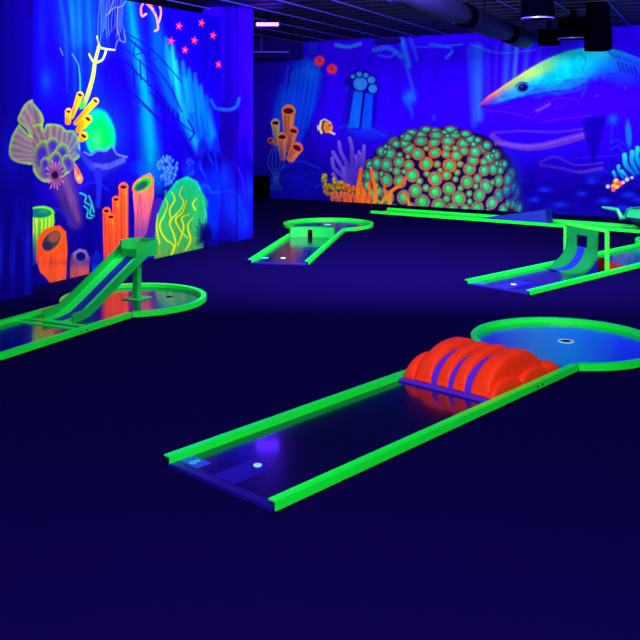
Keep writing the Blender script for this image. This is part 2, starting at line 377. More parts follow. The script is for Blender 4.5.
for x, y, rx_, ry_, rr_ in cells:
    cx_ = math.exp(-((x-440)/40)**2-((y-158)/24)**2); an = (x-437)*.12+(rr_-.5)*(70 if rx_ > 5 and y > 142 else 8)
    ring = S8((150, 124, 104))*(1-cx_)+S8((246, 100, 40))*cx_; ed = min(1, (((x-437)/84)**2+((y-214)/87)**2))
    ring = ring*(1-.45*ed**3)
    bw.ell(x, y, rx_, ry_, (60, 30, 70), rot=an); bw.ell(x, y, rx_*.92, ry_*.92, tuple(ring*255), rot=an)
    for q in range(14):
        bw.ell(x+rx_*.76*math.cos(q*.449+x), y+ry_*.76*math.sin(q*.449+x), .55, .55, tuple(ring*130), a=.55, soft=.6)
    g = S8((50, 215, 84))*(1-ed*.75)+S8((14, 160, 160))*ed*.75
    bw.ell(x, y, rx_*.62, ry_*.64, tuple(g*150), rot=an); bw.ell(x, y, rx_*.53, ry_*.55, tuple(g*255), rot=an); bw.glow(x-rx_*.1, y-ry_*.12, rx_*.22, ry_*.24, (120, 250, 140), .6)
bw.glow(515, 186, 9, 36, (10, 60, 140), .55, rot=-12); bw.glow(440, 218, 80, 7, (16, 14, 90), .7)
# orange feelers in front of it
for P_, w_ in [([(361, 204), (358, 192), (359.5, 180), (361, 169)], 4.5), ([(366, 206), (364, 194), (361, 186)], 5), ([(374, 206), (376, 192), (373, 180), (371.5, 170)], 4), ([(369, 205), (370, 192), (369, 182)], 3.4),
        ([(380, 205), (386, 196), (384.5, 190), (385, 184)], 3), ([(389.5, 205), (391, 192), (399, 186), (406, 178)], 3.4), ([(410, 206), (407, 198), (404, 192)], 2.6)]:
    bw.stroke(P_, [w_*1.15, w_, w_*.8], (255, 150, 20), c2=(250, 84, 30))
for x in range(346, 372, 5): bw.stroke([(x, 206), (x-1, 196)], 3.2, (240, 90, 40), sm=False)
# table corals, rocks
for P_, w_, a_ in [([(492, 133), (520, 131), (556, 132), (590, 128)], 2.2, .6), ([(492, 136), (503, 143), (525, 148), (548, 146), (568, 141), (590, 134)], 5.5, .75), ([(540, 162), (556, 157), (575, 165), (603, 163)], 1.6, .6), ([(541, 165), (560, 168), (580, 172), (602, 168)], 3.4, .6)]:
    bw.stroke(P_, w_, (88, 44, 160), a=min(1, a_*1.25), soft=1.6)
for k in range(24):
    x = 496+k*3.9; y = 148-abs(k-8)*.35-(max(0, k-12)*.7); bw.ell(x, y-2, 2, 2.4, (122, 74, 200), a=.65, soft=1.2)
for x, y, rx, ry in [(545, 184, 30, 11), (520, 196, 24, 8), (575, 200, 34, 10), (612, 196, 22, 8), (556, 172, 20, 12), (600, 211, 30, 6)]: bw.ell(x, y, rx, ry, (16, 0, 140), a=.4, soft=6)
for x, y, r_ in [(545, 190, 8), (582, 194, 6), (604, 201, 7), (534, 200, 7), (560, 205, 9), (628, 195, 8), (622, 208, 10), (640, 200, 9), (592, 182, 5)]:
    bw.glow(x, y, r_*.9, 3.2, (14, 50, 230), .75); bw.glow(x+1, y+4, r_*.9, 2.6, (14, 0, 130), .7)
bw.stroke([(575, 158), (610, 156), (630, 152)], .8, (60, 50, 210), a=.5)
# dark fin and leaf fish under the shark
bw.poly([(585, 112), (607, 112), (603, 134), (593, 163), (588, 148), (583, 130)], (16, 0, 140), soft=2.4, a=.9)
bw.glow(613, 119, 5, 6, (10, 90, 245), .9); bw.ell(628.5, 134, 3, 14, (18, 110, 215), rot=-4, soft=1.6, a=.85)
for P_ in [[(611, 143), (617, 140), (625, 145)], [(610, 150), (618, 146), (624, 152)], [(612, 128), (611, 142)]]: bw.stroke(P_, 1.6, (16, 60, 240), a=.6, soft=1.4)
# teal fingers, bottom right
for P_, w_ in [([(623, 178), (619, 170), (618.5, 166)], 3.4), ([(616, 178), (613.5, 172)], 3), ([(634, 174), (626, 165), (624.5, 155)], 4.6), ([(638, 173), (632, 162), (632, 152)], 4.4), ([(642, 170), (637, 158), (637.5, 148)], 4.4), ([(628, 178), (622, 171)], 3), ([(648, 168), (643, 156), (644, 144)], 4.6), ([(654, 170), (650, 158), (652, 146)], 4.6)]:
    bw.stroke(P_, [w_*.7, w_, w_], (0, 90, 170), c2=(22, 200, 205))
for x, y, r_, c_ in [(608, 186.5, 2, (190, 170, 210)), (614, 186, 2.6, (240, 150, 40)), (616, 181, 2.4, (240, 190, 30)), (619, 184, 3, (245, 80, 60)), (613.5, 189.5, 2.2, (240, 80, 100)), (623, 182.5, 1.8, (240, 170, 190)), (627, 179.5, 2, (200, 190, 150)), (632, 177.6, 1.4, (225, 190, 235)), (617, 187, 1.8, (250, 200, 60))]:
    bw.ell(x, y, r_*1.1, r_, c_)
# THE SHARK
top = smooth([(479.5, 105), (487, 97), (497, 90), (517, 76.5), (542, 61.5), (562, 53), (580, 48.5), (600, 47), (620, 51), (640, 58), (690, 76)])
low = smooth([(479.5, 105), (484, 109), (505, 113), (526, 117), (540, 123.5), (562, 120), (590, 117), (615, 113), (640, 107), (690, 104)])
mou = smooth([(480, 106.5), (505, 101), (530, 95), (556, 90.5), (580, 85), (598, 80), (640, 88), (690, 100)])
def shark(U_, V_, sd):
    tv = np.interp(U_, top[:, 0], top[:, 1]); mv = np.interp(U_, mou[:, 0], mou[:, 1]); lv = np.interp(U_, low[:, 0], low[:, 1])
    xs = [480, 492, 505, 522, 545, 562, 585, 605, 640]; 
    hi = np.stack([np.interp(U_, xs, [255, 255, 250, 215, 150, 60, 0, 10, 30]), np.interp(U_, xs, [90, 130, 200, 245, 240, 230, 215, 175, 110]), np.interp(U_, xs, [40, 50, 70, 90, 110, 175, 225, 250, 250])], -1)/255
    mid = np.stack([np.interp(U_, xs, [150, 120, 60, 20, 0, 0, 10, 16, 30]), np.interp(U_, xs, [20, 70, 140, 190, 205, 205, 165, 100, 30]), np.interp(U_, xs, [170, 200, 215, 235, 240, 250, 250, 250, 245])], -1)/255
    q = .92*np.clip((V_-tv)/np.maximum(mv-tv, 1), 0, 1.6)+ (fnoise(U_, V_, 9, 5, 21)-.5)*.35
    a = np.clip(q/.55, 0, 1)[..., None]; c = hi*(1-a)+mid*a
    b_ = np.clip((q-.6)/.45, 0, 1)[..., None]; c = c*(1-b_)+S8((46, 0, 232))*b_
    bel = np.clip((V_-mv)/np.maximum(lv-mv, 1), 0, 1)[..., None]; c = c*(1-bel*.6)+S8((54, 0, 205))*bel*.6
    return c
bw.poly(list(map(tuple, top))+list(map(tuple, low[::-1]))[:-1], (0, 0, 0), soft=1.2, fn=shark)
bw.stroke([(482, 106.5), (505, 102), (530, 96), (556, 91.5), (567, 92), (580, 88)], 1.1, (14, 10, 150), a=.8)
bw.stroke([(530, 93), (556, 88), (572, 86), (586, 80)], [2, 4, 3], (20, 130, 250), a=.6, soft=2); bw.stroke([(556, 93), (575, 91), (586, 86), (582, 96)], [2, 3, 2], (26, 80, 240), a=.5, soft=2)
bw.glow(535, 73, 26, 6, (215, 245, 90), .55, rot=-28); bw.glow(583, 60, 26, 11, (0, 235, 225), .65); bw.glow(600, 54, 16, 6, (60, 245, 230), .5); bw.glow(500, 101, 10, 2, (20, 150, 235), .6, rot=-18)
bw.stroke([(500, 99.5), (518, 95), (532, 89)], 2.2, (10, 170, 225), a=.7, soft=1.5)
bw.ell(523, 87.5, 6.4, 5, (10, 90, 190), rot=-15, a=.8, soft=2); bw.ell(523, 87.5, 4.8, 3.7, (14, 6, 80), rot=-12); bw.ell(521.6, 86.4, .9, .8, (90, 90, 200)); bw.stroke([(515, 87), (520, 82.5), (528, 83)], 1, (8, 30, 150), a=.8)
for x in range(5): bw.stroke([(618+x*4, 62+x*1.2), (621+x*4, 72+x*.6)], 1.3, (20, 10, 150), a=.8, sm=False)
for P_ in [[(532, 113), (538, 107), (548, 101)], [(534, 117), (541, 111), (550, 106)], [(548, 102), (558, 98), (575, 99), (579, 104)], [(556, 108), (566, 104)], [(540, 123), (560, 119), (590, 116)], [(488, 110), (510, 113), (530, 118)]]: bw.stroke(P_, 1.5, (96, 10, 190), a=.65, soft=1.4)
for k in range(7): bw.poly([(536+k*2.1, 110-k*1.1), (537.6+k*2.1, 109.4-k*1.1), (537.4+k*2.1, 112.8-k*1.1)], (150, 140, 230), a=.7)
for x, y in ((604, 78), (625, 88), (597, 96)): bw.ell(x, y, 1.5, 1.2, (70, 50, 240), a=.8)
bw.stroke([(580, 52), (586, 60), (583, 70), (588, 76)], 1.1, (0, 110, 200), a=.6); bw.stroke([(608, 50), (614, 56), (628, 60), (645, 68)], 3, (30, 60, 240), a=.6, soft=2)
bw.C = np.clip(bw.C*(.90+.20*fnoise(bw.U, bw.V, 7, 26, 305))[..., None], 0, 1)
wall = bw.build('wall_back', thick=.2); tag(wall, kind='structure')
wall['label'] = 'long back wall painted with a shark, brain coral dome and drowned church window'

# left wall: long mural panel ------------------------------------------------
lm = Panel(MURAL_A, MURAL_B, 0.0, 3.06, .0088)
U, V = lm.U, lm.V
n1 = fnoise(U, V, 26, 80, 31); n2 = fnoise(U, V, 6, 90, 35); n3 = fnoise(U, V, 30, 30, 39)
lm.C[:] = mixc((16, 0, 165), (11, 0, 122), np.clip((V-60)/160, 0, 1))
def wash(p, a, c): a = np.clip(a, 0, 1)[..., None]; p.C = p.C*(1-a)+S8(c)*a
wash(lm, np.exp(-((U-84)/24)**2)*np.clip(1.25-V/105, 0, 1)*(.5+.7*n2), (4, 92, 245))
wash(lm, np.clip((n2-.5)*2.4, 0, .6)*np.clip(1-np.abs(U-88)/30, 0, 1)*np.clip((115-V)/60, 0, 1), (40, 150, 250))
lm.poly([(32, 0), (44, 12), (53, 38), (64, 52), (70, 84), (70, 118), (50, 122), (32, 118)], (20, 0, 168), soft=8, a=.75)
lm.glow(48, 82, 9, 18, (10, 60, 215), .6); lm.glow(42, 30, 5, 40, (14, 40, 220), .6); lm.glow(45, 80, 5, 12, (20, 90, 215), .4)
lm.poly([(106, 60), (128, 66), (134, 120), (138, 175), (108, 170), (112, 100)], (14, 0, 140), soft=9, a=.7)
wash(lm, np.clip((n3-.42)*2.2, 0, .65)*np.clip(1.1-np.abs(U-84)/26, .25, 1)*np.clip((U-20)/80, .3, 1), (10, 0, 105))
for P_, a_ in [([(100, 66), (112, 56), (128, 62), (134, 100), (140, 150), (138, 182), (112, 186), (104, 170), (110, 120)], .8), ([(128, 34), (160, 60), (190, 104), (206, 150), (196, 172), (160, 150), (138, 110)], .6), ([(168, 10), (226, 22), (226, 100), (212, 92), (192, 60), (170, 36)], .55)]:
    lm.poly(P_, (16, 0, 150), soft=7, a=a_)
for k in range(10): lm.stroke([(106+k*3, 72+(k % 3)*6), (107+k*3, 110), (108+k*3, 150+(k % 4)*6)], [1.5, 3, 1], (26, 0, 190) if k % 2 else (6, 0, 90), a=.45, soft=2)
# broad shaft of light with the wreck in it
lm.stroke([(129, -6), (133, 40), (143, 85), (149, 130), (151, 172)], [20, 22, 20, 20, 16], (0, 84, 200), a=.6, soft=11)
lm.stroke([(129, -6), (135, 40), (144, 85), (149, 125), (151, 160)], [5, 8, 9, 8, 4], (0, 165, 200), a=.62, soft=6)
lm.stroke([(146, 100), (150, 150), (152, 178)], [10, 12, 6], (0, 130, 110), a=.45, soft=8)
lm.poly([(148, 0), (160, 20), (165, 40), (180, 58), (194, 76), (206, 95), (213, 115), (218, 150), (205, 150), (196, 150), (184, 130), (168, 108), (152, 60)], (2, 84, 240), soft=8, a=.85)
for k, (x, y) in enumerate([(166, 38), (172, 47), (176, 62), (183, 62), (189, 70), (195, 74), (201, 86), (207, 96), (211, 108)]):
    lm.stroke([(x, y), (x+2, y+22), (x+6, y+46+(k % 3)*8)], [3.5, 5, 1], (10, 150, 250) if k < 3 else (8, 118, 250), a=.6, soft=2.6)
    lm.stroke([(x+3.5, y-4), (x+4, y+12)], [3.2, .6], (20, 0, 190), a=.85, soft=1.2)
lm.stroke([(172, 45), (176, 80), (190, 130), (200, 152)], [5, 6, 8, 8], (30, 190, 245), a=.4, soft=5); lm.stroke([(185, 80), (190, 110)], [5, 7], (30, 190, 240), a=.3, soft=5, sm=False)
for P_, w_ in [([(126, 36), (146, 56), (168, 84), (182, 112)], 1.3), ([(120, 56), (138, 74), (160, 96), (178, 126)], 1.6), ([(122, 84), (138, 98), (156, 116), (176, 134), (186, 142)], 2.0), ([(131, 40), (150, 56)], 1), ([(124, 90), (150, 112), (174, 140)], .8)]:
    lm.stroke(P_, w_, (12, 0, 120), a=.75)
for k in range(6): lm.poly([(155+k*4.2, 88+k*4.6), (158.4+k*4.2, 92+k*4.6), (157.6+k*4.2, 106+k*4.2), (155+k*4.2, 103+k*4.2)], (14, 0, 130), a=.75, soft=1)
for P_, w_ in [([(120, 30), (150, 48), (182, 82)], 1.2), ([(118, 44), (136, 58), (156, 76)], 1.2), ([(150, 92), (180, 122), (196, 134)], 1.4), ([(134, 70), (134, 90)], 2), ([(140, 60), (141, 80)], 1.6), ([(147, 66), (148, 86)], 1.6), ([(188, 120), (194, 132), (190, 140)], 2)]:
    lm.stroke(P_, w_, (6, 0, 100), a=.7)
lm.stroke([(144, 118), (150, 150), (153, 182)], [10, 22, 26], (0, 120, 130), a=.42, soft=9); lm.stroke([(140, 168), (156, 178)], [16, 18], (0, 90, 190), a=.4, soft=8, sm=False)
for P_ in [[(136, 42), (134, 54), (146, 52)], [(150, 50), (146, 62), (158, 58)], [(130, 62), (138, 76)], [(128, 60), (128, 78)]]: lm.stroke(P_, 1.4, (10, 10, 140), a=.6)
lm.poly([(110, 96), (122, 84), (130, 92), (132, 150), (116, 165)], (14, 0, 128), soft=4, a=.6)
# right end: night water, arch of light, skull-like rock
lm.poly([(205, 85), (226, 88), (226, 130), (216, 132), (209, 108)], (20, 0, 175), soft=6, a=.6)
lm.stroke([(211, 100), (216, 108), (224, 109)], 3, (10, 100, 240), a=.8, soft=1.8)
for P_ in [[(214, 132), (206, 144), (200, 164), (206, 178)], [(210, 148), (216, 146), (221, 156)], [(207, 152), (213, 164)], [(214, 128), (220, 150)]]: lm.stroke(P_, [2, 3.5, 1.5], (16, 96, 245), a=.6, soft=2)
lm.ell(203, 152, 6, 13, (14, 0, 120), a=.7, soft=3); lm.ell(216, 152, 5, 14, (14, 0, 130), a=.6, soft=3)
for x, y, rx, ry in [(203, 208, 12, 20), (214, 176, 11, 9), (216, 205, 14, 18), (200, 190, 10, 12)]:
    lm.glow(x, y, rx, ry, (6, 52, 232), .6)
lm.stroke([(199, 188), (207, 185), (211, 192), (219, 192)], 2.4, (16, 100, 250), a=.6, soft=1.8)
for x, y, rx, ry in [(196, 226, 9, 12), (212, 226, 8, 14), (190, 170, 8, 10), (219, 190, 5, 16), (206, 186, 9, 5)]: lm.glow(x, y, rx, ry, (10, 70, 240), .55)
for x0, x1 in ((60, 66), (70, 74), (78, 80), (88, 90)): lm.stroke([(x0, -4), (x1, 40), (x1+1, 92)], [3, 5, 1], (16, 110, 245), a=.4, soft=3)
# branching yellow coral and its pale threads
for P_, w_ in [([(83, 106), (88, 94), (93, 76), (95, 62), (98, 50), (99, 46)], [5, 4.4, 3.6, 3, 2.6]), ([(98, 47), (106, 49), (115, 50)], [2.2, 1]), ([(95, 63), (102, 60), (105, 54), (106, 50)], [2.4, 1.6]), ([(95, 64), (91, 58), (89, 54)], [2, 1]), ([(99, 46), (97, 36)], [1.6, .8])]:
    lm.stroke(P_, w_, (150, 205, 50), c2=(225, 220, 70)); lm.stroke(P_, .8, (255, 250, 120), a=.5)
for k in range(12):
    x = 98+k*2.3; lm.stroke([(x, 44 if k < 2 else 38-(k % 4)*3), (x+1.4*math.sin(k), 22), (x+1.2, 8-(k % 3)*6), (x+3, -4)], [1.0, .6], (86, 110, 240), a=.75, soft=.8)
for P_ in [[(115, 50), (118, 40), (125, 42), (124, 30)], [(106, 16), (114, 8), (122, 6), (128, -2)], [(118, 8), (117, 26), (120, 40)], [(114, -2), (109, 14)]]: lm.stroke(P_, 1, (120, 130, 235), a=.8)
lm.stroke([(80, 106), (80, 80), (79, 67)], [1.8, 1], (20, 165, 200)); lm.stroke([(72, 54), (76, 60), (79, 66)], .7, (90, 170, 240)); lm.stroke([(60, 48), (63, 55)], .7, (90, 150, 240))
# orange antler top right
for P_ in [[(145, -3), (150, 6), (156, 16), (158, 28), (155, 31)], [(150, 5), (158, 4), (161, 12), (159, 22)], [(144, 2), (141, 8), (142, 16), (146, 14)], [(147, 4), (153, 9)]]: lm.stroke(P_, 1.9, (240, 110, 90), c2=(255, 150, 130))
# stars
def star(p, x, y, r_):
    pts = []
    for k in range(10): q = r_ if k % 2 == 0 else r_*.42; pts.append((x+q*.86*math.sin(k*math.pi/5+.2), y-q*math.cos(k*math.pi/5+.2)))
    p.poly(pts, (232, 44, 90), soft=.7); p.ell(x, y, 1.1, 1.1, (250, 120, 120), a=.8)
for x, y in [(179, 26), (201.6, 23), (213, 35.5), (194.4, 40.5), (171, 41), (185, 50), (218.7, 64.5)]: star(lm, x, y, 4.7)
# fan coral
def fan(p, pts, ctr):
    def f(U_, V_, sd):
        an = np.arctan2(V_-ctr[1], U_-ctr[0]); st = .5+.5*np.sin(an*46+fnoise(U_, V_, 9, 9, 61)*5)
        c = mixc((98, 84, 112), (138, 112, 96), st); e = np.clip(1-sd/5, 0, 1)**2.2
        return c*(1-e[..., None])+S8((132, 196, 44))*e[..., None]
    p.poly(pts, (0, 0, 0), soft=1, sm=True, fn=f)
lm.glow(66, 190, 26, 30, (60, 20, 165), .55)
fan(lm, [(30, 99), (36, 106), (43, 116), (42, 128), (30, 150)], (52, 168))
lm.stroke([(58, 168), (66, 190), (75, 222)], [24, 22, 16], (74, 48, 128), soft=6, c2=(62, 34, 110)); lm.stroke([(64, 178), (72, 200), (78, 220)], [7, 8, 4], (130, 84, 116), a=.5, soft=3)
fan(lm, [(30, 126), (41, 124), (44, 130), (47, 124), (60, 125), (66, 130), (74, 131), (79, 140), (80, 156), (74, 162), (70, 172), (50, 182), (38, 178), (30, 160)], (54, 176))
for x, y, rx, ry, ro in [(42, 154, 8, 14, 10), (53, 146, 7, 9, -10), (62, 155, 8, 12, 5), (48, 168, 8, 11, 10), (68, 163, 6, 9, -20), (60, 170, 6, 7, 0), (45, 164, 4.5, 7, 0), (56, 160, 6, 9, 0)]:
    def f(A, B, q): t_ = np.clip(q-.35, 0, 1); up = np.clip(.75-B*.5, 0, 1); return mixc((66, 36, 140), (120, 160, 62), np.clip(t_*1.6*up, 0, 1))
    lm.ell(x, y, rx, ry, (0, 0, 0), rot=ro, fn=f, soft=1)
for k in range(16):
    a_ = k*math.pi/8+.1; r0 = 3; r1 = 12 if k % 2 else 10
    lm.stroke([(55+r0*.8*math.cos(a_), 175+r0*math.sin(a_)), (55+r1*.78*math.cos(a_), 175+r1*1.25*math.sin(a_))], [2, 1.1], (90, 40, 90), c2=(196, 116, 128), sm=False)
lm.ell(55, 175, 3.2, 3.6, (30, 10, 60))
lm.poly([(74, 162), (77, 166), (83, 178), (80, 184), (75, 178)], (206, 118, 74), sm=True); lm.ell(79, 178, 1.6, 2.4, (250, 180, 110)); lm.stroke([(75, 166), (79, 174)], .8, (90, 30, 60), sm=False)
# glowing green dome over a frilled cup
lm.glow(100, 134, 26, 34, (0, 120, 200), .6)
def dm(A, B, q): n_ = fnoise(A*40, B*40, 9, 9, 71); return mixc((0, 220, 62), (0, 150, 135), np.clip(q**2*.95+(n_-.5)*.7+np.clip(-B, 0, 1)*.2, 0, 1))
lm.ell(100, 135, 15.5, 27, (0, 0, 0), rot=-8, fn=dm, soft=2.4); lm.glow(97, 140, 6, 10, (110, 255, 130), .5)
lm.poly([(82, 150), (90, 154), (96, 150), (106, 150), (112, 146), (116, 154), (127, 157), (122, 166), (108, 173), (101, 178), (93, 172), (88, 162)], (28, 26, 140), sm=True, soft=1.2)
lm.stroke([(84, 152), (91, 155), (97, 151), (106, 151), (112, 147), (117, 154), (127, 157)], 1.6, (92, 110, 220)); 
for k in range(10): lm.ell(92+k*3.5, 167-abs(k-3)*.4-(k > 5)*(k-5)*1.2, 2.3, 3.4, (72, 84, 196), a=.85); 
lm.stroke([(98, 172), (99, 188), (98, 206)], [9, 5, 5], (34, 36, 160), soft=1.6); lm.stroke([(77, 150), (86, 160), (92, 168)], [3, 6], (40, 50, 175), a=.8, soft=2)
# yellow tube sponges
for a_ in [(72, 117, 80, 95, 4, 7), (68, 122, 68.5, 111.5, 6, 6.6), (76, 123, 95.5, 101, 5, 6.8), (79, 130, 88, 119, 7, 8), (82, 138, 83.5, 136, 8, 8.4)]:
    tube_coral(lm, *a_, (255, 196, 10), (216, 130, 10), hole=(60, 20, 20), rim=(255, 176, 20))
lm.poly([(84, 99), (85, 106), (80, 110), (79, 104)], (60, 190, 60), soft=1)
# squiggles
for P_ in [[(80, 193), (86, 196), (85, 202), (91, 206), (90, 214), (94, 216)], [(84, 206), (88, 210), (87, 217), (92, 218)], [(89, 196), (92, 204), (94, 212)]]: lm.stroke(P_, 1.3, (30, 190, 160))
for P_ in [[(78, 188), (95, 182), (108, 190)], [(55, 208), (66, 214), (70, 224)]]: lm.stroke(P_, 2, (20, 50, 205), a=.5, soft=1.6)
# green and yellow pot, far left
def pot(U_, V_, sd): s_ = .5+.5*np.sin(U_*1.5+fnoise(U_, V_, 5, 20, 81)*7); c = mixc((60, 180, 70), (205, 205, 40), s_); q = np.clip((V_-232)/28, 0, 1)[..., None]; return c*(1-q)+S8((10, 60, 160))*q
lm.poly([(30, 208), (44, 206), (54, 212), (55, 222), (50, 240), (42, 260), (30, 268)], (0, 0, 0), fn=pot, soft=1.2)
lm.ell(41, 212.5, 13.5, 6.5, (110, 210, 30)); lm.ell(40, 213, 11.5, 4.8, (16, 110, 110)); lm.glow(44, 211, 6, 3, (40, 180, 60), .6)
# orange barrels
def brl(c1, c2, y0, y1, seed):
    def f(U_, V_, sd):
        s_ = fnoise(U_, V_, 2.2, 26, seed); q = np.clip((V_-y0)/(y1-y0), 0, 1); c = mixc(c1, c2, q*.8)
        return c*(1-np.clip((s_-.55)*2.6, 0, .6)[..., None])+S8((120, 50, 90))*np.clip((s_-.55)*2.6, 0, .6)[..., None]
    return f
lm.poly([(37, 246), (38, 238), (44, 230), (53, 226), (60, 225.5), (66, 232), (67.5, 250), (66, 282), (52, 286), (46, 278), (40, 272), (36, 260)], (0, 0, 0), fn=brl((255, 88, 16), (200, 90, 60), 235, 285, 91), soft=1.2)
lm.ell(51.8, 240, 13.6, 9.4, (255, 96, 30), rot=-50); lm.ell(51.5, 240.5, 11.8, 7.2, (70, 66, 78), rot=-50); lm.ell(54.5, 236.5, 6.6, 5, (176, 92, 44), rot=-50, a=.7, soft=3); lm.ell(47.5, 246, 4.4, 5, (40, 40, 80), rot=-50, a=.8, soft=3)
lm.poly([(70, 262), (72, 253), (79, 248.5), (86, 250), (90, 258), (89, 276), (82, 280), (70, 280)], (0, 0, 0), fn=brl((120, 90, 150), (196, 76, 52), 252, 275, 95), soft=1.4); lm.ell(80.6, 256.4, 6, 6, (128, 104, 160)); lm.ell(80.8, 256.4, 4.8, 4.6, (14, 14, 90))
for k in range(6): lm.stroke([(96+(k-2.5), 272), (97+(k-2.5)*2.4, 250+abs(k-2.5)*3)], [1.6, .8], (20, 70, 235), a=.8, sm=False)
# organ pipe sponges
for a_ in [(124, 268, 123.4, 187, 8.5, 9.4), (117.5, 268, 116, 199.5, 7, 7.6), (107.5, 270, 106.6, 211, 7, 8), (112.5, 270, 110.8, 217, 7, 8)]:
    x0, y0, x1, y1, w0, w1 = a_; tube_coral(lm, x0, y0, x1, y1, w0, w1, (255, 92, 20), (235, 70, 50), hole=(70, 6, 30), rim=(255, 110, 40))
    for q in (-2, 1.5): lm.stroke([(x1+q, y1+8), (x0+q, y0)], 1, (150, 30, 60), a=.55, sm=False)
# salmon barrel with green mouth
lm.poly([(146, 238), (142, 215), (146, 204), (156, 198), (166, 206), (168, 250), (146, 256)], (58, 26, 130), sm=True, soft=2)
lm.poly([(132.6, 194), (134, 186), (142, 176), (150, 173), (153.6, 178), (154, 196), (147, 232), (140, 246), (134, 240), (134.5, 215)], (0, 0, 0), fn=brl((250, 112, 80), (96, 52, 130), 188, 232, 99), soft=1.2)
lm.ell(143, 184.8, 12, 7.6, (255, 110, 70), rot=-32); lm.ell(142.8, 184.4, 10, 5.6, (50, 170, 40), rot=-32); lm.ell(141.4, 186, 7.4, 3.6, (20, 70, 80), rot=-32, soft=2.4, a=.9)
# pale blue bush
for k in range(70):
    a_ = -1.57+(rng.random()-.5)*1.5; r_ = 6+30*rng.random()**.7; x = 168+r_*.5*math.cos(a_)*1.0; y = 192+r_*math.sin(a_); lm.ell(x, y, 1.5, 2.6, (30, 80, 215), rot=20, a=.85); lm.ell(x, y-.6, .8, 1.4, (110, 160, 245), a=.6)
for k in range(8): lm.ell(187+rng.random()*6, 158+rng.random()*18, 1.2, 2, (40, 70, 225), a=.7)
# green boulder with yellow worms
def bld(U_, V_, sd):
    n_ = fnoise(U_, V_, 5, 22, 121); q = np.clip((V_-195)/55, 0, 1); c = mixc((8, 150, 118), (112, 132, 52), np.clip(q*.9+(n_-.5)*.9, 0, 1)); e = np.clip(1-sd/3, 0, 1)[..., None]
    return c*(1-e*.5)+S8((20, 210, 90))*e*.5
lm.poly([(154, 262), (155, 236), (157, 216), (165, 196), (176, 181), (187, 176), (197, 181), (204, 196), (207, 214), (206, 232), (202, 256)], (0, 0, 0), fn=bld, soft=1.6)
for k in range(7):
    x = 160+k*6.2; lm.stroke([(x+6-(k > 3)*3, 192-(3-abs(k-3))*3), (x+9, 204), (x+1, 214), (x+5, 226), (x-1, 238), (x+4, 256)], [3.4, 4.2, 3.4], (30, 150, 70), soft=2, a=.7)
for P_ in [[(166, 199), (168, 205), (165, 214), (160, 226), (165, 238), (174, 246), (170, 258)], [(172, 192), (175, 200), (170, 210), (172, 222)], [(183, 186), (180, 194), (184, 203), (178, 213), (170, 222), (174, 234), (176, 244), (172, 256)],
        [(187, 200), (183, 212), (176, 220), (182, 232), (188, 238)], [(197, 198), (193, 204), (196, 210)], [(190, 214), (182, 218), (184, 228), (178, 246)], [(193, 218), (188, 226), (191, 240), (186, 250)], [(158, 214), (157, 228), (160, 244)]]:
    lm.stroke(P_, [1.2, 2.4, 1.8], (84, 150, 40), a=.8, soft=1.6); lm.stroke([(x_-.4, y_) for x_, y_ in P_], [.6, 1.5, 1.0], (206, 190, 30), a=.85, soft=1)
# spiny dark urchin
for k in range(30):
    a_ = math.pi*(1+k/29*1.25)-.4; r_ = 12+9*rng.random(); lm.stroke([(206, 238), (206+r_*.62*math.cos(a_), 238+r_*1.15*math.sin(a_))], [1.6, .5], (12, 6, 92), a=.9, sm=False)
lm.glow(206, 240, 6, 8, (12, 4, 80), .9)
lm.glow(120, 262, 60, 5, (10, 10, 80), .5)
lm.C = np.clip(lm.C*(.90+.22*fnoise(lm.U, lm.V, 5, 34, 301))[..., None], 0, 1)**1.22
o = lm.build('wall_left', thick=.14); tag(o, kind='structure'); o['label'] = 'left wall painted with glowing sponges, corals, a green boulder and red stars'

# near wall projection at the far left ---------------------------------------
nw = Panel(NEAR_A, NEAR_B, 0, 3.3, .011); U, V = nw.U, nw.V
nw.C[:] = mixc((12, 0, 126), (10, 0, 112), np.clip(V/250, 0, 1))
wash(nw, np.clip((fnoise(U, V, 7, 110, 141)-.5)*2.2, 0, .6)*np.clip((V-190)/50, .12, 1), (22, 34, 205))
wash(nw, np.clip((fnoise(U, V, 16, 50, 145)-.52)*3, 0, .7), (10, 0, 100))
nw.glow(10, 150, 12, 26, (20, 20, 190), .5)
fan(nw, [(36, 98), (26, 103), (20, 113), (18, 121), (27, 130), (36, 146)], (52, 158)); fan(nw, [(19, 124), (12, 136), (9, 150), (11, 158), (20, 163), (38, 163), (38, 142), (28, 134)], (60, 158))
o = nw.build('wall_left_near', thick=.30); o.name = 'wall_front_left'; tag(o, kind='structure')
o['label'] = 'blue wall projection at the left with half a fan coral painted on it'

